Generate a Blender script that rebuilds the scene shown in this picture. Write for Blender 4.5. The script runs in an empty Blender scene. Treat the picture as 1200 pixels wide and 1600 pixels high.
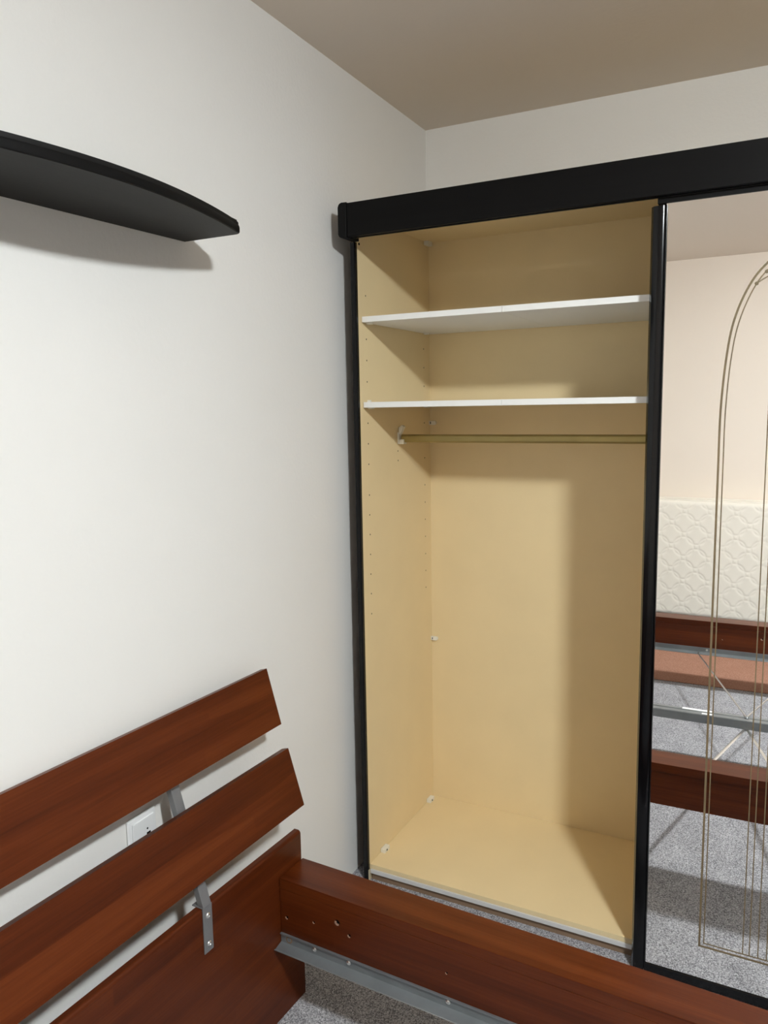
import bpy, bmesh, math, random
from mathutils import Vector, Matrix
random.seed(7)
SC = bpy.context.scene
COL = SC.collection

# ---------------------------------------------------------------- camera
F_PX = 1224.05
CAM = dict(x=1.2816, y=-2.1835, z=1.6, yaw=0.4733, pitch=-0.1333, roll=-0.0172)
def look_axes(yaw, pitch, roll):
    fwd = Vector((-math.sin(yaw)*math.cos(pitch), math.cos(yaw)*math.cos(pitch), math.sin(pitch)))
    right = Vector((math.cos(yaw), math.sin(yaw), 0)); up = right.cross(fwd)
    r2 = right*math.cos(roll)+up*math.sin(roll); u2 = up*math.cos(roll)-right*math.sin(roll)
    return r2, u2, fwd
cam_data = bpy.data.cameras.new('camera'); cam = bpy.data.objects.new('camera', cam_data); COL.objects.link(cam)
r_, u_, f_ = look_axes(CAM['yaw'], CAM['pitch'], CAM['roll'])
cam.matrix_world = Matrix(((r_.x, u_.x, -f_.x, CAM['x']), (r_.y, u_.y, -f_.y, CAM['y']), (r_.z, u_.z, -f_.z, CAM['z']), (0, 0, 0, 1)))
cam_data.sensor_fit = 'HORIZONTAL'; cam_data.sensor_width = 36.0; cam_data.lens = 36.0*F_PX/1200.0
cam_data.clip_start = 0.02
SC.camera = cam

# ---------------------------------------------------------------- world, exposure, lamp values
w = bpy.data.worlds.new('night'); SC.world = w; w.use_nodes = True
w.node_tree.nodes['Background'].inputs['Color'].default_value = (0, 0, 0, 1)
SC.view_settings.view_transform = 'Standard'; SC.view_settings.look = 'None'
SC.view_settings.exposure = 0.0; SC.view_settings.gamma = 1.0; SC.view_settings.use_curve_mapping = False
LAMP_POS = (2.08, -1.90, 2.59); LAMP_R = 0.11; LAMP_POWER = 640.0; LAMP_RIM = 540.0; LAMP_COLOR = (0.96, 1.03, 1.06)
SC.cycles.max_bounces = 10; SC.cycles.diffuse_bounces = 5; SC.cycles.glossy_bounces = 4

# ---------------------------------------------------------------- materials
def new_mat(name):
    m = bpy.data.materials.new(name); m.use_nodes = True
    return m, m.node_tree.nodes, m.node_tree.links, m.node_tree.nodes['Principled BSDF']
def plain(name, col, rough=0.5, metal=0.0, spec=0.5, bump=0.0, bscale=200.0, var=0.0, vscale=3.0):
    m, N, L, b = new_mat(name)
    b.inputs['Base Color'].default_value = (*col, 1); b.inputs['Roughness'].default_value = rough
    b.inputs['Metallic'].default_value = metal; b.inputs['Specular IOR Level'].default_value = spec
    tc = N.new('ShaderNodeTexCoord')
    if var:
        n = N.new('ShaderNodeTexNoise'); n.inputs['Scale'].default_value = vscale; n.inputs['Detail'].default_value = 4
        L.new(tc.outputs['Object'], n.inputs['Vector'])
        r = N.new('ShaderNodeValToRGB')
        r.color_ramp.elements[0].position = .3; r.color_ramp.elements[1].position = .7
        r.color_ramp.elements[0].color = (*[c*(1-var) for c in col], 1); r.color_ramp.elements[1].color = (*[min(1, c*(1+var)) for c in col], 1)
        L.new(n.outputs['Fac'], r.inputs['Fac']); L.new(r.outputs['Color'], b.inputs['Base Color'])
    if bump:
        n2 = N.new('ShaderNodeTexNoise'); n2.inputs['Scale'].default_value = bscale; n2.inputs['Detail'].default_value = 3
        L.new(tc.outputs['Object'], n2.inputs['Vector'])
        bp = N.new('ShaderNodeBump'); bp.inputs['Strength'].default_value = bump; bp.inputs['Distance'].default_value = .002
        L.new(n2.outputs['Fac'], bp.inputs['Height']); L.new(bp.outputs['Normal'], b.inputs['Normal'])
    return m
def wood(name, axis, dark, mid, light, rough=0.38, scale=1.0, bands=True, spec=.20):
    """grain runs along axis (0 = x, 1 = y); staves of slightly different tone like a glued panel"""
    m, N, L, b = new_mat(name)
    tc = N.new('ShaderNodeTexCoord'); mp = N.new('ShaderNodeMapping')
    s = [26.0, 26.0, 26.0]; s[axis] = 0.9
    mp.inputs['Scale'].default_value = [v*scale for v in s]
    L.new(tc.outputs['Object'], mp.inputs['Vector'])
    n = N.new('ShaderNodeTexNoise'); n.inputs['Scale'].default_value = 1.0; n.inputs['Detail'].default_value = 6; n.inputs['Roughness'].default_value = .6; n.inputs['Distortion'].default_value = .4
    L.new(mp.outputs['Vector'], n.inputs['Vector'])
    # fine fibre
    mp2 = N.new('ShaderNodeMapping'); s2 = [260.0]*3; s2[axis] = 7.0; mp2.inputs['Scale'].default_value = s2
    L.new(tc.outputs['Object'], mp2.inputs['Vector'])
    n2 = N.new('ShaderNodeTexNoise'); n2.inputs['Scale'].default_value = 1.0; n2.inputs['Detail'].default_value = 3
    L.new(mp2.outputs['Vector'], n2.inputs['Vector'])
    # broad staves
    mp3 = N.new('ShaderNodeMapping'); s3 = [17.0]*3; s3[axis] = .45; mp3.inputs['Scale'].default_value = s3
    L.new(tc.outputs['Object'], mp3.inputs['Vector'])
    v = N.new('ShaderNodeTexVoronoi'); v.distance = 'CHEBYCHEV'; v.inputs['Scale'].default_value = 1.0; v.inputs['Randomness'].default_value = .55
    L.new(mp3.outputs['Vector'], v.inputs['Vector'])
    bw = N.new('ShaderNodeRGBToBW'); L.new(v.outputs['Color'], bw.inputs['Color'])
    a1 = N.new('ShaderNodeMath'); a1.operation = 'MULTIPLY'; a1.inputs[1].default_value = .55; L.new(n.outputs['Fac'], a1.inputs[0])
    a2 = N.new('ShaderNodeMath'); a2.operation = 'MULTIPLY_ADD'; a2.inputs[1].default_value = .22; L.new(n2.outputs['Fac'], a2.inputs[0]); L.new(a1.outputs[0], a2.inputs[2])
    a3 = N.new('ShaderNodeMath'); a3.operation = 'MULTIPLY_ADD'; a3.inputs[1].default_value = .16 if bands else 0.0; L.new(bw.outputs[0], a3.inputs[0]); L.new(a2.outputs[0], a3.inputs[2])
    r = N.new('ShaderNodeValToRGB'); cr = r.color_ramp
    cr.elements[0].position = .27; cr.elements[0].color = (*dark, 1); cr.elements[1].position = .66; cr.elements[1].color = (*light, 1)
    e = cr.elements.new(.47); e.color = (*mid, 1)
    L.new(a3.outputs[0], r.inputs['Fac']); L.new(r.outputs['Color'], b.inputs['Base Color'])
    b.inputs['Roughness'].default_value = rough; b.inputs['Specular IOR Level'].default_value = spec
    bp = N.new('ShaderNodeBump'); bp.inputs['Strength'].default_value = .08; bp.inputs['Distance'].default_value = .001
    L.new(n2.outputs['Fac'], bp.inputs['Height']); L.new(bp.outputs['Normal'], b.inputs['Normal'])
    return m
def carpet_mat(name, c0, c1, c2):
    m, N, L, b = new_mat(name)
    tc = N.new('ShaderNodeTexCoord')
    n = N.new('ShaderNodeTexNoise'); n.inputs['Scale'].default_value = 230.0; n.inputs['Detail'].default_value = 3; n.inputs['Roughness'].default_value = .75
    L.new(tc.outputs['Object'], n.inputs['Vector'])
    v = N.new('ShaderNodeTexVoronoi'); v.inputs['Scale'].default_value = 330.0; L.new(tc.outputs['Object'], v.inputs['Vector'])
    big = N.new('ShaderNodeTexNoise'); big.inputs['Scale'].default_value = 9.0; big.inputs['Detail'].default_value = 3; L.new(tc.outputs['Object'], big.inputs['Vector'])
    bw = N.new('ShaderNodeRGBToBW'); L.new(v.outputs['Color'], bw.inputs['Color'])
    a = N.new('ShaderNodeMath'); a.operation = 'MULTIPLY_ADD'; a.inputs[1].default_value = .40; L.new(bw.outputs[0], a.inputs[0])
    a0 = N.new('ShaderNodeMath'); a0.operation = 'MULTIPLY'; a0.inputs[1].default_value = .60; L.new(n.outputs['Fac'], a0.inputs[0]); L.new(a0.outputs[0], a.inputs[2])
    a4 = N.new('ShaderNodeMath'); a4.operation = 'MULTIPLY_ADD'; a4.inputs[1].default_value = .14; L.new(big.outputs['Fac'], a4.inputs[0]); L.new(a.outputs[0], a4.inputs[2])
    r = N.new('ShaderNodeValToRGB'); cr = r.color_ramp
    cr.elements[0].position = .40; cr.elements[0].color = (*c0, 1); cr.elements[1].position = .76; cr.elements[1].color = (*c2, 1)
    e = cr.elements.new(.57); e.color = (*c1, 1)
    L.new(a4.outputs[0], r.inputs['Fac']); L.new(r.outputs['Color'], b.inputs['Base Color'])
    b.inputs['Roughness'].default_value = .95; b.inputs['Specular IOR Level'].default_value = .1
    bp = N.new('ShaderNodeBump'); bp.inputs['Strength'].default_value = .7; bp.inputs['Distance'].default_value = .004
    L.new(a.outputs[0], bp.inputs['Height']); L.new(bp.outputs['Normal'], b.inputs['Normal'])
    return m

M = {}
M['wall'] = plain('white_wall_paint', (.80, .778, .74), .9, spec=.2, bump=.35, bscale=90, var=.012, vscale=2.5)
M['wall_far'] = plain('cream_wall_paint', (.91, .815, .72), .9, spec=.2, bump=.3, bscale=90, var=.012, vscale=2.5)
M['wall_unseen_dark'] = plain('bounce_cutting_grey', (.30, .29, .275), .9, spec=.2, bump=.3, bscale=90, var=.012, vscale=2.5)  # unseen right wall, darkened only to cut bounce light and deepen the shadows
M['ceiling'] = plain('ceiling_paint', (.75, .67, .59), .95, spec=.1, bump=.25, bscale=70)
M['carpet'] = carpet_mat('grey_carpet_loops', (.125, .123, .132), (.325, .32, .338), (.60, .595, .62))
M['floor_patch'] = carpet_mat('terracotta_floor_patch', (.27, .135, .09), (.37, .19, .13), (.48, .27, .195))
CH = dict(dark=(.042, .0072, .0014), mid=(.084, .0160, .0029), light=(.132, .0295, .0060))
M['cherry_u'] = wood('cherry_wood_lengthwise', 0, rough=.30, spec=.26, **CH)
M['cherry_v'] = wood('cherry_wood_crosswise', 1, **CH)
M['black_y'] = wood('black_ash_shelf', 1, (.0045, .0042, .004), (.007, .0066, .0063), (.011, .0102, .010), rough=.55, scale=2.2, bands=False, spec=.22)
M['black_x'] = wood('black_ash_fascia', 0, (.0025, .0022, .0022), (.0036, .0033, .0033), (.0055, .005, .005), rough=.5, scale=2.2, bands=False, spec=.12)
M['black_gloss'] = plain('black_gloss_profile', (.003, .003, .0035), .15, spec=.28)
M['black'] = plain('black_edge', (.0035, .0033, .0033), .5, spec=.15, var=.2, vscale=8)
M['beige'] = plain('beige_melamine', (.80, .64, .375), .42, spec=.35, bump=.12, bscale=420, var=.02, vscale=6)
M['beige_edge'] = plain('beige_board_edge', (.52, .44, .30), .5)
M['white_board'] = plain('white_melamine', (.84, .83, .80), .35, spec=.4, var=.01)
M['white_plastic'] = plain('white_plastic', (.82, .79, .70), .3, var=.02, vscale=30)
M['socket_white'] = plain('glossy_white_plastic', (.83, .83, .82), .15)
M['dark_hole'] = plain('dark_recess', (.004, .0035, .003), .9, spec=.05)
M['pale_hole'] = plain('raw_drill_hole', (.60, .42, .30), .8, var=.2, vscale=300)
M['alu_white'] = plain('pale_aluminium_track', (.72, .71, .70), .35, metal=.2)
M['plinth'] = plain('brown_plinth', (.24, .155, .095), .55, var=.1, vscale=12)
M['steel'] = plain('galvanised_steel', (.27, .29, .30), .34, metal=.6, bump=.05, bscale=60, var=.10, vscale=14)
M['silver'] = plain('silver_lacquer', (.25, .248, .252), .42, metal=.5, var=.03, vscale=40)
M['screw'] = plain('bright_screw', (.85, .85, .84), .28, metal=1.0)
M['brass'] = plain('brass_tube', (.34, .265, .105), .38, metal=.7, var=.06, vscale=20)
M['mirror'] = plain('silvered_mirror', (.985, .975, .955), .0, metal=1.0)
M['etch'] = plain('gold_brown_etched_line', (.16, .115, .06), .5, var=.15, vscale=15)
M['mattress'] = plain('cream_quilted_ticking', (.93, .88, .79), .85, spec=.15, bump=.3, bscale=500)
M['piping'] = plain('cream_piping', (.88, .83, .75), .8, var=.02)
M['sticker'] = plain('white_sticker', (.88, .88, .88), .5, var=.02, vscale=50)
M['lamp_body'] = plain('white_lamp_body', (.8, .8, .79), .4, var=.01)
for key, pw in (('diffuser', LAMP_POWER), ('rim_glow', LAMP_RIM)):
    m, N, L, b = new_mat('lit_'+key); b.inputs['Base Color'].default_value = (.9, .9, .9, 1)
    b.inputs['Emission Color'].default_value = (*LAMP_COLOR, 1); b.inputs['Emission Strength'].default_value = pw; M[key] = m

# ---------------------------------------------------------------- helpers
def finish(name, bm, mat, parent=None, loc=(0, 0, 0), smooth=False):
    bmesh.ops.recalc_face_normals(bm, faces=bm.faces)
    me = bpy.data.meshes.new(name); bm.to_mesh(me); bm.free()
    if smooth:
        for p in me.polygons: p.use_smooth = True
        me.set_sharp_from_angle(angle=math.radians(38))
    me.materials.append(M[mat])
    o = bpy.data.objects.new(name, me); COL.objects.link(o); o.location = loc
    if parent: o.parent = parent
    if smooth:
        wn = o.modifiers.new('weighted_normals', 'WEIGHTED_NORMAL'); wn.keep_sharp = True
    return o
def bm_box(bm, x0, x1, y0, y1, z0, z1, bevel=0.0, seg=2):
    r = bmesh.ops.create_cube(bm, size=1.0)
    vs = r['verts']
    for v in vs:
        v.co = Vector(((x0+x1)/2+v.co.x*(x1-x0), (y0+y1)/2+v.co.y*(y1-y0), (z0+z1)/2+v.co.z*(z1-z0)))
    if bevel:
        es = list({e for v in vs for e in v.link_edges})
        bmesh.ops.bevel(bm, geom=es, offset=bevel, segments=seg, affect='EDGES', profile=.5)
def box(name, x0, x1, y0, y1, z0, z1, mat, parent=None, bevel=0.0, seg=2):
    bm = bmesh.new(); bm_box(bm, x0, x1, y0, y1, z0, z1, bevel, seg)
    return finish(name, bm, mat, parent, smooth=bevel > 0)
def bm_prism(bm, poly, axis, a0, a1):
    """extrude a 2-D polygon along axis; poly is in the two other axes in xyz order"""
    def P(p, a):
        c = list(p); c.insert(axis, a); return Vector(c)
    v0 = [bm.verts.new(P(p, a0)) for p in poly]; v1 = [bm.verts.new(P(p, a1)) for p in poly]
    bm.faces.new(v0); bm.faces.new(list(reversed(v1)))
    n = len(poly)
    for i in range(n): bm.faces.new((v0[i], v0[(i+1) % n], v1[(i+1) % n], v1[i]))
def prism(name, poly, axis, a0, a1, mat, parent=None, bevel=0.0, smooth=True, seg=3):
    bm = bmesh.new(); bm_prism(bm, poly, axis, a0, a1)
    if bevel:
        es = [e for e in bm.edges if abs(e.verts[0].co[axis]-e.verts[1].co[axis]) < 1e-6]
        bmesh.ops.bevel(bm, geom=es, offset=bevel, segments=seg, affect='EDGES', profile=.5)
    return finish(name, bm, mat, parent, smooth=smooth)
def bm_tube(bm, pts, r, seg=10, flat=1.0):
    """sweep a circle along pts"""
    pts = [Vector(p) for p in pts]; rings = []
    for i, p in enumerate(pts):
        t = (pts[min(i+1, len(pts)-1)]-pts[max(i-1, 0)]).normalized()
        a = t.cross(Vector((0, 0, 1)));
        if a.length < 1e-3: a = t.cross(Vector((0, 1, 0)))
        a.normalize(); c = a.cross(t).normalized()
        rings.append([bm.verts.new(p+a*r*math.cos(2*math.pi*k/seg)+c*r*flat*math.sin(2*math.pi*k/seg)) for k in range(seg)])
    for i in range(len(rings)-1):
        for k in range(seg): bm.faces.new((rings[i][k], rings[i][(k+1) % seg], rings[i+1][(k+1) % seg], rings[i+1][k]))
    bm.faces.new(rings[0]); bm.faces.new(list(reversed(rings[-1])))
def bm_disc_stack(bm, centre, axis, prof, seg=20):
    """lathe: prof = [(radius, offset along axis)]"""
    ax = Vector(axis).normalized(); a = ax.orthogonal().normalized(); c = ax.cross(a); ctr = Vector(centre); rings = []
    for r, h in prof:
        rings.append([bm.verts.new(ctr+ax*h+(a*math.cos(2*math.pi*k/seg)+c*math.sin(2*math.pi*k/seg))*r) for k in range(seg)])
    for i in range(len(rings)-1):
        for k in range(seg): bm.faces.new((rings[i][k], rings[i][(k+1) % seg], rings[i+1][(k+1) % seg], rings[i+1][k]))
    bm.faces.new(rings[0]); bm.faces.new(list(reversed(rings[-1])))
def lathe(name, centre, axis, prof, mat, parent=None, seg=20):
    bm = bmesh.new(); bm_disc_stack(bm, (0, 0, 0), axis, prof, seg)
    return finish(name, bm, mat, parent, loc=centre, smooth=True)
def dup(o, loc, parent):
    c = o.copy(); COL.objects.link(c); c.location = loc; c.parent = parent
    for ch in list(o.children):
        d = ch.copy(); COL.objects.link(d); d.parent = c
    return c
def thing(name, label, cat, loc=(0, 0, 0), rz=0.0):
    o = bpy.data.objects.new(name, None); COL.objects.link(o); o.empty_display_size = .1
    o.location = loc; o.rotation_euler = (0, 0, rz); o['label'] = label; o['category'] = cat
    return o
def tag(o, label, cat):
    o['label'] = label; o['category'] = cat; return o
def struct(o, label):
    o['kind'] = 'structure'; o['label'] = label; return o

# ---------------------------------------------------------------- room shell
XW = .015; X1 = 3.80; Y0 = -4.244; Y1 = 0.6885; H = 2.635; T = .12
struct(box('floor', -T, X1+T, Y0-T, Y1+T, -.1, 0, 'carpet'), 'grey speckled loop carpet covering the floor')
struct(box('ceiling', -T, X1+T, Y0-T, Y1+T, H, H+.1, 'ceiling'), 'plain painted ceiling of the bedroom')
struct(box('wall_left', -T, XW, Y0-T, Y1+T, 0, H, 'wall'), 'white painted wall behind the headboard and black shelf')
struct(box('wall_back', XW, X1, Y1, Y1+T, 0, H, 'wall'), 'white painted wall behind the wardrobe')
struct(box('wall_right', X1, X1+T, Y0-T, Y1+T, 0, H, 'wall_unseen_dark'), 'plain wall opposite the headboard, outside the picture, darkened to lower the bounce light')
struct(box('wall_front', XW, X1, Y0-T, Y0, 0, H, 'wall_far'), 'cream painted wall behind the leaning mattress, seen in the mirror')

# ---------------------------------------------------------------- wardrobe (local: x from inner left panel, y from panel front)
WD = .5316; ZT = 2.1878; ZF = .057; WI = 1.945
W = thing('wardrobe', 'large open wardrobe with beige interior, black frame and mirrored sliding doors', 'wardrobe', (.086, 0, 0), -.0101)
def wbox(name, x0, x1, y0, y1, z0, z1, mat, parent=W, **k): return box(name, x0, x1, y0, y1, z0, z1, mat, parent, **k)
wbox('side_panel', -.018, 0, 0, WD+.004, 0, ZT+.017, 'beige')
wbox('side_panel', WI, WI+.018, 0, WD+.004, 0, ZT+.017, 'beige')
wbox('outer_side_sheet', -.0195, -.018, 0, WD+.004, 0, ZT+.017, 'black')
wbox('divider_panel', .952, .97, .012, WD, ZF, ZT, 'beige')
wbox('top_panel', 0, WI, .0, WD, ZT, ZT+.017, 'beige')
wbox('bottom_panel', 0.0005, WI, 0, WD, .041, ZF, 'beige', bevel=.0008)
# back is two hardboard sheets with a hairline joint behind the divider
wbox('back_panel', -.018, .961, WD+.0008, WD+.004, .03, ZT+.017, 'beige')
wbox('back_panel', .962, WI+.018, WD+.0008, WD+.004, .03, ZT+.017, 'beige')
# black edge strips on the side panels
for xs in ((-.0205, -.0003), (WI+.0003, WI+.0205)):
    prism('edge_strip', [(xs[0], -.002), (xs[0]+.004, -.012), (xs[1]-.003, -.014), (xs[1], -.010), (xs[1], -.0005), (xs[0], -.0005)], 2, 0, 2.10, 'black_gloss', W, smooth=False)
# fascia with end caps
wbox('fascia', .009, WI-.009, -.075, -.058, 2.103, 2.200, 'black_x', bevel=.002)
wbox('track_profile', -.02, WI+.02, -.057, 0.0, 2.118, 2.16, 'black')
wbox('fascia_lip', .009, WI-.009, -.0575, -.0515, 2.1005, 2.118, 'black_gloss', bevel=.001)
def arc(cx, cz, r, a0, a1, n=7): return [(cx+r*math.cos(math.radians(a0+(a1-a0)*i/n)), cz+r*math.sin(math.radians(a0+(a1-a0)*i/n))) for i in range(n+1)]
for sgn, xe in ((1, .0078), (-1, WI-.0078)):
    poly = [(0, 2.1025), (0, 2.2025)] + arc(-.015, 2.2025-.013, .013, 90, 180) + arc(-.018, 2.1025+.010, .010, 180, 270)
    poly = [(xe+sgn*px, pz) for px, pz in poly]
    prism('fascia_end_cap', poly, 1, -.077, 0.0, 'black', W, bevel=.0018)
# bottom guide and plinth
wbox('bottom_track', .004, WI-.004, -.004, .012, .0265, .0405, 'alu_white', bevel=.0008)
wbox('plinth', .004, WI-.004, .0065, .0225, 0, .0262, 'plinth')
prism('panel_toe', [(-.012, 0.0), (-.0045, 0.0), (-.0005, .026), (-.0005, .04), (-.012, .04)], 0, .0005, .004, 'beige_edge', W, smooth=False)

# shelves: every shelf is two boards meeting in the middle
for zb in (1.8625, 1.5985):
    for x0, x1 in ((.003, .4595), (.4605, .949)):
        wbox('shelf_board', x0, x1, .016, WD-.002, zb, zb+.0175, 'white_board', bevel=.0006)
# pins that carry the shelves
pin = lathe('shelf_pin', (.012, .05, 1.858), (0, 0, 1), [(.007, 0), (.011, .0012), (.011, .0043)], 'white_plastic', W, 14)
for z in (1.858, 1.594):
    for y in (.05, .48):
        for x in (.012, .94):
            if (x, y, z) != (.012, .05, 1.858): dup(pin, (x, y, z), W)
# small wedge pins above the lower shelf
wp = box('shelf_wedge', 0, .010, -.006, .006, 0, .006, 'white_plastic', W, bevel=.001); wp.location = (.0005, .05, 1.6162)

# drilled holes in the left panel (too small to pick apart)
bm = bmesh.new()
def hole(y, z, r=.0026): bm_disc_stack(bm, (-.0006, y, z), (1, 0, 0), [(r, 0), (r, .0008)], 8)
for z in (1.947, 1.813, 1.747, 1.680, 1.549, 1.483, 1.417, 1.317, 1.252, 1.187, 1.121, 1.055, .989, .921): hole(.048, z)
for z in (1.807, 1.740, 1.673, 1.539, 1.410, 1.309, 1.244, 1.179, 1.114, 1.048, .983, .918): hole(.481, z)
for z in (1.448, 1.415): hole(.260, z)
dh = finish('drill_holes', bm, 'dark_hole', W); dh['kind'] = 'stuff'; dh['label'] = 'tiny drilled shelf holes in rows'

# corner fittings: a chunky block with a screw recess
def fitting(loc, rot):
    f = box('corner_fitting', -.0185, .0185, -.0085, .0085, 0, .014, 'white_plastic', W, bevel=.0012)
    f.location = loc; f.rotation_euler = rot
    s = lathe('screw_recess', (-.002, -.0084, .006), (0, -1, 0), [(.0036, 0), (.0036, .0006)], 'dark_hole', f, 10)
    return f
R90 = math.pi/2
fitting((.0098, .483, ZF), (0, 0, R90))
fitting((.0098, .095, ZF), (0, 0, R90))
fitting((.012, .503, ZT), (math.pi, 0, R90))
def back_clip(z):
    c = prism('back_clip', [(-.014, -.0075), (.004, -.0075)] + arc(.006, 0, .0075, -90, 90, 8) + [(-.014, .0075)], 1, -.010, 0, 'white_plastic', W, bevel=.0015)
    c.location = (.014, WD, z)
    k = box('clip_slot', -.0085, -.0055, -.0106, -.009, -.004, .004, 'dark_hole', c); return c
back_clip(1.538); back_clip(.707)
# dark cam in the top front corner
lathe('cam_screw', (0, .012, 2.098), (1, 0, 0), [(.004, 0), (.004, .0012)], 'dark_hole', W, 10)

# clothes rail: flat oval tube in white holders
bm = bmesh.new(); prof = [(.27+yy, 1.491+zz) for yy, zz in arc(0, .0065, .0075, 0, 180, 8)+arc(0, -.0065, .0075, 180, 360, 8)]
bm_prism(bm, prof, 0, .012, .945)
hr = finish('hanging_rail', bm, 'brass', W, smooth=True)
for x, sg in ((0, 1), (.952, -1)):
    bm = bmesh.new()
    bm_box(bm, min(x, x+sg*.006), max(x, x+sg*.006), .256, .284, 1.472, 1.512, .002)
    bm_box(bm, min(x+sg*.004, x+sg*.024), max(x+sg*.004, x+sg*.024), .2575, .2825, 1.4715, 1.4885, .0025)
    bm_box(bm, min(x+sg*.002, x+sg*.008), max(x+sg*.002, x+sg*.008), .262, .278, 1.508, 1.530, .002)
    finish('rail_holder', bm, 'white_plastic', hr, smooth=True)
    bm = bmesh.new()   # flip-up catch leaning into the wardrobe
    bm_prism(bm, [(x+sg*.004, 1.506), (x+sg*.010, 1.508), (x+sg*.022, 1.531), (x+sg*.014, 1.537), (x+sg*.005, 1.528)], 1, .262, .278)
    finish('rail_catch', bm, 'white_plastic', hr)

# sliding doors
def door(x0, x1, yb, mirror_label=True):
    """yb = front plane of the glass"""
    d = prism('sliding_door', [(x0-.004, yb+.024), (x0-.005, yb+.004), (x0+.001, yb-.005), (x0+.012, yb-.0085), (x0+.024, yb-.0075), (x0+.0295, yb-.004), (x0+.0305, yb+.024)], 2, .008, 2.083, 'black_gloss', W, smooth=True)
    prism('stile', [(x1+.004, yb+.024), (x1+.005, yb+.004), (x1-.001, yb-.005), (x1-.012, yb-.0085), (x1-.024, yb-.0075), (x1-.0295, yb-.004), (x1-.0305, yb+.024)][::-1], 2, .008, 2.083, 'black_gloss', d)
    box('stile_bead', x0+.0308, x0+.0342, yb-.006, yb+.018, .02, 2.0835, 'black_gloss', d, bevel=.0012)
    box('stile_bead', x1-.0342, x1-.0308, yb-.006, yb+.018, .02, 2.0835, 'black_gloss', d, bevel=.0012)
    box('top_rail', x0+.010, x1-.010, yb-.004, yb+.016, 2.088, 2.1145, 'black', d, bevel=.001)
    box('bottom_rail', x0+.0305, x1-.0305, yb-.005, yb+.02, .008, .0335, 'black_gloss', d, bevel=.002)
    g = box('mirror_pane', x0+.031, x1-.031, yb, yb+.004, .03, 2.09, 'mirror', d)
    return d, g

D1, G1 = door(.878, 1.941, -.0502)
D2, G2 = door(.884, 1.941, -.0215)
D1.location = (1.41, 0, 0); D1.rotation_euler = (0, 0, -.004)
for ch in D1.children: ch.location.x -= 0.0
D1.data.transform(Matrix.Translation((-1.41, 0, 0)))
for ch in D1.children: ch.data.transform(Matrix.Translation((-1.41, 0, 0)))

# etched ornament on the front mirror: two nested lines that end in an arch, and inner verticals
YG = -.0502
def ribbon(name, pts, wd, parent):
    """flat line of width wd and 0.6 mm depth lying on the glass; pts in wardrobe x, z"""
    bm = bmesh.new(); P = [Vector((x-1.41, z)) for x, z in pts]; rows = []
    for i, p in enumerate(P):
        t = (P[min(i+1, len(P)-1)]-P[max(i-1, 0)]).normalized(); n = Vector((-t.y, t.x))
        k = wd/2
        if 0 < i < len(P)-1:
            t1 = (P[i]-P[i-1]).normalized(); t2 = (P[i+1]-P[i]).normalized()
            k = wd/2/max(.5, math.cos(t1.angle(t2)/2))
        a = p+n*k; c = p-n*k
        rows.append([bm.verts.new((q.x, y, q.y)) for q, y in ((a, YG-.0006), (c, YG-.0006), (c, YG+.0002), (a, YG+.0002))])
    for i in range(len(rows)-1):
        for k in range(4): bm.faces.new((rows[i][k], rows[i][(k+1) % 4], rows[i+1][(k+1) % 4], rows[i+1][k]))
    bm.faces.new(rows[0]); bm.faces.new(rows[-1])
    return finish(name, bm, 'etch', parent)
def catmull(pts, n=6):
    out = []
    for i in range(len(pts)-1):
        p0 = pts[max(i-1, 0)]; p1 = pts[i]; p2 = pts[i+1]; p3 = pts[min(i+2, len(pts)-1)]
        for k in range(n):
            t = k/n
            out.append(tuple(.5*((2*p1[j])+(-p0[j]+p2[j])*t+(2*p0[j]-5*p1[j]+4*p2[j]-p3[j])*t*t+(-p0[j]+3*p1[j]-3*p2[j]+p3[j])*t**3) for j in (0, 1)))
    out.append(pts[-1]); return out
XC = 1.41
half = [(1.0505, 1.45), (1.0510, 1.578), (1.059, 1.702), (1.0735, 1.795), (1.104, 1.874), (1.143, 1.925), (1.215, 1.983), (1.31, 2.018), (XC, 2.030)]
half2 = [(1.0615, 1.45), (1.0620, 1.575), (1.0695, 1.698), (1.084, 1.788), (1.1135, 1.866), (1.150, 1.915), (1.220, 1.970), (1.312, 2.004), (XC, 2.016)]
def arch(h, zb):
    l = catmull(h); r = [(2*XC-x, z) for x, z in reversed(l[:-1])]
    body = [(h[0][0], zb)] + l + r + [(2*XC-h[0][0], zb)]
    return body
def closed(h, zb, wd, name):
    ribbon(name, arch(h, zb), wd, D1)
    ribbon(name, [(h[0][0]-wd/2, zb), (2*XC-h[0][0]+wd/2, zb)], wd, D1)
closed(half, .131, .0052, 'etched_outer_line'); closed(half2, .1415, .0030, 'etched_inner_line')
for x in (1.1575, 1.1735, 1.194, 1.2145):
    for xx in (x, 2*XC-x):
        ribbon('etched_bar', [(xx, .1415), (xx, 1.60+(x-1.155)*1.2)], .0028, D1)
for sg in (1, -1):
    def mx(p): return [(x if sg > 0 else 2*XC-x, z) for x, z in p]
    ribbon('etched_scroll', mx(catmull([(1.1195, 1.877), (1.145, 1.892), (1.19, 1.905), (1.26, 1.90), (1.33, 1.87), (1.38, 1.82)])), .0028, D1)
    ribbon('etched_scroll', mx(catmull([(1.140, 1.903), (1.175, 1.93), (1.24, 1.945), (1.32, 1.93), (1.39, 1.88)])), .0028, D1)
    for x, z in ((1.1195, 1.877), (1.140, 1.903)):
        bm = bmesh.new(); xx = (x if sg > 0 else 2*XC-x)-1.41
        bm_disc_stack(bm, (xx, YG+.0002, z), (0, -1, 0), [(.0045, 0), (.0045, .0009)], 12); finish('etched_dot', bm, 'etch', D1)

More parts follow.
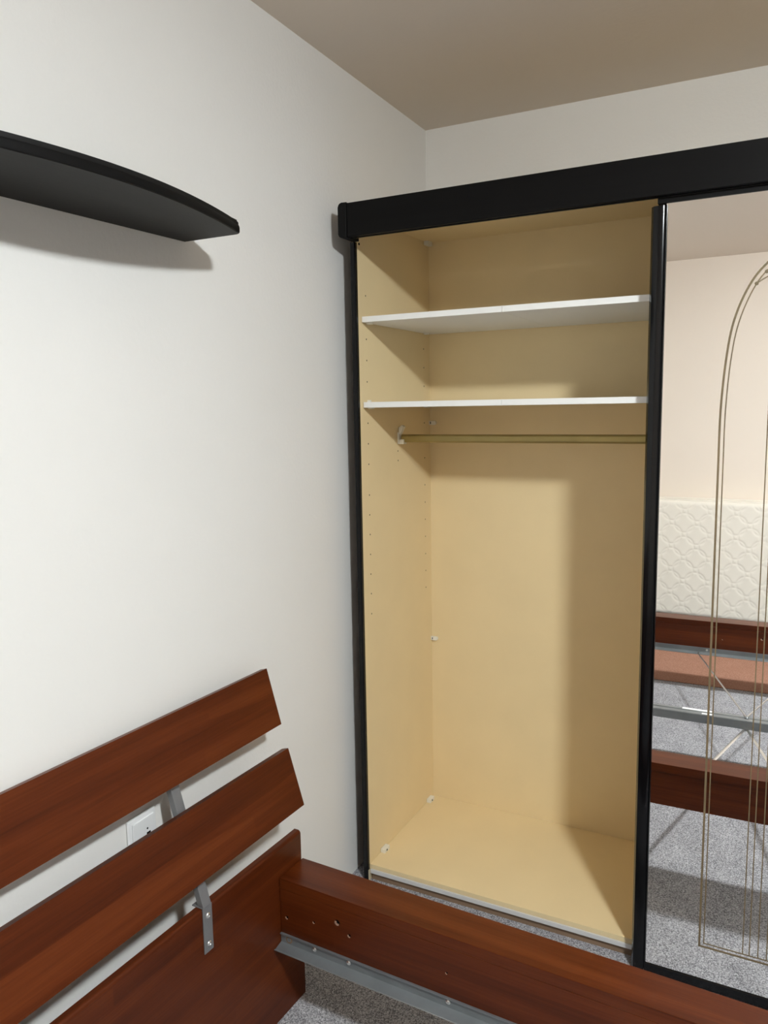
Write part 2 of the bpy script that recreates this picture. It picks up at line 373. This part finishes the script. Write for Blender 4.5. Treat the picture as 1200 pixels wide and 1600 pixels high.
# ---------------------------------------------------------------- bed frame (local: u along the side rails, v along the headboard)
B = thing('bed_frame', 'dismantled cherry wood double bed frame with slatted headboard and no mattress', 'bed', (.169, -.536, 0), -.046)
VI, VO = -.1004, .0074          # near rail inner and outer plane
VF = VI-1.8083; VFO = VF-.1078  # far rail
VL = -2.02; ZR = .3959; ZJ = .3675; UL = 2.04
# headboard lower panel with a rounded top edge
HP = prism('headboard_panel', [(-.0203, 0), (0, 0), (0, .468)] + arc(-.0075, .4690, .0075, 0, 90, 5) + [(-.019, .4766), (-.0203, .4755)], 1, VL, 0, 'cherry_v', B, bevel=.001)
# tilted slats
SL = math.atan(.3045); sv = Vector((-math.sin(SL), math.cos(SL))); sn = Vector((math.cos(SL), math.sin(SL)))
def slat(a, c):
    a = Vector(a); c = Vector(c); n = sn*-.021
    return prism('slat', [tuple(a), tuple(c), tuple(c+n), tuple(a+n)], 1, VL, 0, 'cherry_v', B, bevel=.0014, seg=2)
slat((.0161, .554), (-.0307, .703)); slat((-.0503, .7661), (-.0932, .9133))
# brackets: flat plate screwed on the panel, square tube leaning back behind the slats
def bracket(v0, v1):
    k = .003
    br = box('bracket', 0.0002, .0034, v0, v1, .366, .4790, 'silver', B, bevel=.0008)
    box('bracket_flange', -.030, .0034, v0, v1, .4770, .4798, 'silver', br, bevel=.0008)
    a = Vector((.0034, .4800)); L_ = .430
    gap = (Vector((.0161, .554))-a).dot(sn)-.0212
    c = a+sv*L_; n = sn*-.0165
    # front face must meet the slats' backs: shift along the normal
    prism('bracket_arm', [tuple(a), tuple(c), tuple(c+n), tuple(a+n)], 1, v0+.0015, v1-.0015, 'silver', br, bevel=.0015, seg=2)
    for k0, k1 in ((.10, .20), (.33, .41)):   # spacers between arm and slat
        p0 = a+sv*k0; p1 = a+sv*k1; g = sn*gap
        prism('slat_spacer', [tuple(p0), tuple(p1), tuple(p1+g), tuple(p0+g)], 1, v0+.004, v1-.004, 'silver', br, smooth=False)
    for z in (.385, .455):
        lathe('bracket_screw', (.0034, (v0+v1)/2+.001, z), (1, 0, 0), [(.0068, 0), (.0066, .0012), (.0048, .0030), (.0024, .0034), (.0016, .0022)], 'screw', br, 14)
bracket(-.382, -.3525); bracket(VL+.3525, VL+.382)
# side rails
def side_rail(sgn, vin):
    """sgn +1: outer side towards +v"""
    def vv(t): return vin+sgn*t
    def pr(name, t0, t1, z0, z1, mat, parent, u0=.002, u1=UL, **k):
        a, c = sorted((vv(t0), vv(t1))); return box(name, u0, u1, a, c, z0, z1, mat, parent, **k)
    r = pr('side_rail', .0004, .036, .216, ZJ-.0006, 'cherry_u', B, bevel=.0012)
    pr('top_board', 0, .1040, ZJ, ZR, 'cherry_u', r, bevel=.0016)
    # steel angle with a folded lip, open to the inside of the bed
    P = [(-.0002, .2445), (-.0042, .2450), (-.0042, .2435), (-.0022, .2425), (-.0022, .2185), (-.027, .2125), (-.0275, .2080), (-.0305, .2080), (-.030, .2150), (-.0025, .2155), (-.0002, .2165)]
    P = [(-.0002, .2450), (-.0068, .2460), (-.0068, .2430), (-.0025, .2420), (-.0025, .2200), (-.0285, .2140), (-.0320, .2165), (-.0335, .2145), (-.0290, .2110), (-.0002, .2165)]
    P = [(vv(t), z) for t, z in P]
    if sgn < 0: P = P[::-1]
    an = prism('support_angle', P, 0, .003, UL-.02, 'steel', r, smooth=False)
    for u in (.1085, .211, .4825, .80, 1.12, 1.45, 1.80):
        lathe('rail_screw', (u, vv(-.0025), .2335), (0, -sgn, 0), [(.0062, 0), (.006, .0012), (.004, .0028), (.0018, .0030), (.0014, .0020)], 'screw', r, 12)
    lathe('bolt_hole', (.029, vv(-.0026), .2325), (0, -sgn, 0), [(.0098, 0), (.0098, .0008)], 'pale_hole', r, 18).data.materials[0] = M['plinth']
    lathe('bolt_head', (.029, vv(-.003), .2325), (0, -sgn, 0), [(.0062, 0), (.0058, .0014)], 'steel', r, 12)
    for u, z, rr in ((.022, .291, .0048), (.107, .306, .0036), (.1785, .329, .0075), (.213, .305, .0048), (.478, .303, .0032), (.877, .302, .0032), (1.072, .325, .0065)):
        # a drilled hole: dark disc, pale crescent painting caught light on the raw lower rim
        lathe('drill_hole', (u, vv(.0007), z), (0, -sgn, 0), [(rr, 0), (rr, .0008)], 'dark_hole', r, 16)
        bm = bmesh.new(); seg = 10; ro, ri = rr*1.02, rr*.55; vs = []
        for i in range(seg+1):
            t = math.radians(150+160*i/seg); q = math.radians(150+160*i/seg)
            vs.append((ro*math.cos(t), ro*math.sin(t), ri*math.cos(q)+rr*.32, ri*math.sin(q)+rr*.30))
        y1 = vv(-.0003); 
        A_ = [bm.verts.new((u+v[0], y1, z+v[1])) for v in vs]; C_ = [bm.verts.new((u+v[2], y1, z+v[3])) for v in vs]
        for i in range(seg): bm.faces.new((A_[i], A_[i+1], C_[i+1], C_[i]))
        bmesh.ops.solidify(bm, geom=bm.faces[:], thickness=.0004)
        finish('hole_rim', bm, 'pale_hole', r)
    return r
side_rail(1, VI); side_rail(-1, VF)
# footboard, outside the picture, carries the rail ends
prism('footboard', [(UL+.001, 0), (UL+.031, 0), (UL+.031, ZR+.01), (UL+.001, ZR+.01)], 1, VL, 0, 'cherry_v', B, bevel=.003)
# centre beam: folded steel channel with a paper sticker
VC = -1.005; ZB = .214
cb = prism('centre_beam', [(VC-.030, ZB-.040), (VC-.030, ZB-.003), (VC-.027, ZB), (VC-.008, ZB), (VC-.006, ZB-.003), (VC+.006, ZB-.003), (VC+.008, ZB), (VC+.027, ZB), (VC+.030, ZB-.003), (VC+.030, ZB-.040), (VC+.024, ZB-.040), (VC+.024, ZB-.006), (VC-.024, ZB-.006), (VC-.024, ZB-.040)], 0, .004, UL, 'steel', B, smooth=False)
box('sticker', .755, .88, VC-.029, VC-.009, ZB, ZB+.0007, 'sticker', cb)
box('sticker', .84, .885, VC+.008, VC+.024, ZB, ZB+.0007, 'sticker', cb)
UX = 1.022
xb = lathe('cross_brace', (UX, VC, ZB), (0, 0, 1), [(.009, 0), (.009, .004), (.006, .007), (.003, .008)], 'steel', B, 12)
box('brace_clip', -.002, .002, -.034, .034, -.046, .002, 'steel', xb)
def brace_arm(u_end, v_end, slotted):
    du, dv = u_end-UX, v_end-VC; Ld = math.hypot(du, dv); e = Vector((du/Ld, dv/Ld, 0)); z0 = .004 if not slotted else -.044
    bm = bmesh.new()
    if not slotted:
        pts = [(0, 0, z0)] + [tuple(e*(Ld-.10)+Vector((0, 0, z0+.002)))] + [tuple(e*(Ld-.045)+Vector((0, 0, .006)))] + [tuple(e*(Ld-.02)+Vector((0, -.004, .006)))] + [tuple(e*Ld+Vector((-e.x*.03, 0, .008)))]
        bm_tube(bm, pts, .0038, 8)
    else:
        pts = [(0, 0, z0), tuple(e*(Ld*.5)+Vector((0, 0, z0*.5+.0))), tuple(e*Ld+Vector((0, 0, .006)))]
        bm_tube(bm, pts, .0065, 8, .35)
    o = finish('brace_arm', bm, 'screw', xb, smooth=True)
brace_arm(.752, VF+.02, False); brace_arm(1.292, VF+.02, False)
brace_arm(.812, VI-.02, True); brace_arm(1.232, VI-.02, True)

# ---------------------------------------------------------------- wall shelf
ZS = 1.9884; TH = .0255; YA, YB_ = -.7055, -1.635; YM = (YA+YB_)/2
BD = .2500; BE = .166
front = [(.148+.018*math.sin(math.radians(q)), YA-.018*(1-math.cos(math.radians(q)))) for q in (0, 18, 36, 54, 72)] + [(BE+(BD-BE)*math.sin(math.pi/2*t)**.92, (YA-.022)+(YM-YA+.022)*t) for t in [i/18 for i in range(19)]]
poly = [(0.0005, YA)] + front + [(x, 2*YM-y) for x, y in reversed(front[:-1])] + [(0.0005, 2*YM-YA)]
sh = thing('wall_shelf', 'black wooden wall shelf with a bowed front, mounted high on the left wall', 'shelf', (XW, YM, ZS-.010*(YA-YM)))
sh.rotation_euler = (.010, 0, 0)
p2 = [(x, y-YM) for x, y in poly]
bm = bmesh.new(); bm_prism(bm, p2, 2, .0005, TH)
es = [e for e in bm.edges if abs(e.verts[0].co.z-e.verts[1].co.z) < 1e-6 and max(v.co.x for v in e.verts) > .02 and not (abs(e.verts[0].co.x) < .02 and abs(e.verts[1].co.x) < .02)]
bmesh.ops.bevel(bm, geom=[e for e in es if e.verts[0].co.z > .01], offset=.0035, segments=3, affect='EDGES', profile=.5)
finish('shelf_board', bm, 'black_y', sh, smooth=True)
# edging band that wraps the bowed front
bm = bmesh.new()
fr = [(x, y-YM) for x, y in front] ; fr = fr + [(x, -y) for x, y in reversed(fr[:-1])]
sec = [(.0002, .0012), (.0016, .0020), (.0022, .005), (.0022, .012), (.0012, .0165), (.0002, .0175)]
rows = []
for i, (x, y) in enumerate(fr):
    t = (Vector(fr[min(i+1, len(fr)-1)])-Vector(fr[max(i-1, 0)])).normalized(); n = Vector((-t.y, t.x))
    if n.x < 0: n = -n
    rows.append([bm.verts.new((x+n.x*o, y+n.y*o, z)) for o, z in sec])
for i in range(len(rows)-1):
    for k in range(len(sec)-1): bm.faces.new((rows[i][k], rows[i+1][k], rows[i+1][k+1], rows[i][k+1]))
    bm.faces.new((rows[i][0], rows[i][-1], rows[i+1][-1], rows[i+1][0]))
bm.faces.new(rows[0]); bm.faces.new(rows[-1])
finish('front_edging', bm, 'black', sh, smooth=True)

# ---------------------------------------------------------------- wall socket
so = thing('wall_socket', 'white plastic wall socket seen between the two upper headboard slats', 'socket', (XW, -.954, .653))
box('socket_frame', .0003, .0085, -.0435, .0435, -.0435, .0435, 'socket_white', so, bevel=.0042, seg=3)
cv = box('socket_cover', .0080, .0125, -.033, .033, -.033, .033, 'socket_white', so, bevel=.0022, seg=3)
lathe('socket_screw', (.0125, .010, .005), (1, 0, 0), [(.0024, 0), (.0024, .0004)], 'dark_hole', cv, 10)
box('socket_notch', .0118, .0130, .007, .019, -.012, -.004, 'dark_hole', cv)

# ---------------------------------------------------------------- mattress leaning on its long side against the far wall
MX0, MX1, MZ, MT = .06, 2.06, .873, .17
mt = thing('mattress', 'cream quilted mattress standing on its side against the far wall, seen in the mirror', 'mattress', ((MX0+MX1)/2, Y0+.012+MT/2, 0))
def quilt(x, z):
    s = .125; best = 1.0
    gx, gz = (x+z)*.70711/s, (z-x)*.70711/s
    for i in (math.floor(gx)-1, math.floor(gx), math.floor(gx)+1, math.floor(gx)+2):
        for j in (math.floor(gz)-1, math.floor(gz), math.floor(gz)+1, math.floor(gz)+2):
            q = abs(math.hypot(gx-i, gz-j)-.575)
            if q < best: best = q
    return -.0042*math.exp(-(best/.05)**2) + .002*math.sin(math.pi*gx)**2*math.sin(math.pi*gz)**2
NX, NZ = 380, 170; hx = (MX1-MX0)/2
verts = []; faces = []
for j in range(NZ+1):
    for i in range(NX+1):
        x = -hx+2*hx*i/NX; z = MZ*j/NZ
        ed = min(x+hx, hx-x, z, MZ-z); rd = .035
        y = MT/2-(0 if ed > rd else rd-math.sqrt(max(0, rd*rd-(rd-ed)**2)))
        verts.append((x, y+quilt(x, z)*(1 if ed > rd else ed/rd), z))
for j in range(NZ):
    for i in range(NX):
        a = j*(NX+1)+i; faces.append((a, a+1, a+NX+2, a+NX+1))
# border band and plain back close the body
ring = [j*(NX+1) for j in range(NZ+1)] ; 
loop = [i for i in range(NX+1)] + [j*(NX+1)+NX for j in range(1, NZ+1)] + [NZ*(NX+1)+i for i in range(NX-1, -1, -1)] + [j*(NX+1) for j in range(NZ-1, 0, -1)]
base = len(verts)
for k in loop:
    x, y, z = verts[k]; verts.append((x, -MT/2, z))
n = len(loop)
for k in range(n): faces.append((loop[k], base+k, base+(k+1) % n, loop[(k+1) % n]))
faces.append(tuple(base+k for k in range(n)))
me = bpy.data.meshes.new('quilted_cover'); me.from_pydata(verts, [], faces); me.materials.append(M['mattress'])
for p in me.polygons: p.use_smooth = len(p.vertices) == 4
me.set_sharp_from_angle(angle=math.radians(50))
qo = bpy.data.objects.new('quilted_cover', me); COL.objects.link(qo); qo.parent = mt
for yy in (MT/2-.034, -MT/2+.006):
    bm = bmesh.new(); rr = .03
    path = []
    for cx, cz, a0 in ((hx-rr, MZ-rr, 0), (-hx+rr, MZ-rr, 90), (-hx+rr, rr, 180), (hx-rr, rr, 270)):
        for q in range(5):
            t = math.radians(a0+90*q/4); path.append((cx+rr*math.cos(t)*1.1, yy, max(.005, cz+rr*math.sin(t)*1.08)))
    path.append(path[0]); bm_tube(bm, path, .005, 8)
    finish('piping', bm, 'piping', mt, smooth=True)

# ---------------------------------------------------------------- reddish floor patch of unknown nature between bed and mattress, seen only in the mirror
rg = box('floor_patch', -.62, 1.1, -.62, 0, .0004, .004, 'floor_patch', None, bevel=.0015)
rg.location = (.92, -2.555, 0); rg.rotation_euler = (0, 0, -.046)
tag(rg, 'flat terracotta-coloured floor patch behind the far bed rail, seen in the mirror', 'floor_patch')

# ---------------------------------------------------------------- ceiling lamp (above the picture, lights the room)
lp = thing('ceiling_lamp', 'round white flush ceiling lamp lighting the room from above the picture', 'lamp', LAMP_POS)
ZC = H-LAMP_POS[2]
lathe('lamp_body', (0, 0, 0), (0, 0, 1), [(LAMP_R+.012, .030), (LAMP_R+.015, .034), (LAMP_R+.015, ZC-.001)], 'lamp_body', lp, 40)
lathe('shade_rim', (0, 0, 0), (0, 0, 1), [(LAMP_R, -.0195), (LAMP_R, .0295)], 'rim_glow', lp, 40)
lathe('diffuser', (0, 0, 0), (0, 0, 1), [(LAMP_R*.97, -.0225), (LAMP_R*.995, -.0205), (LAMP_R*.995, -.0196)], 'diffuser', lp, 40)
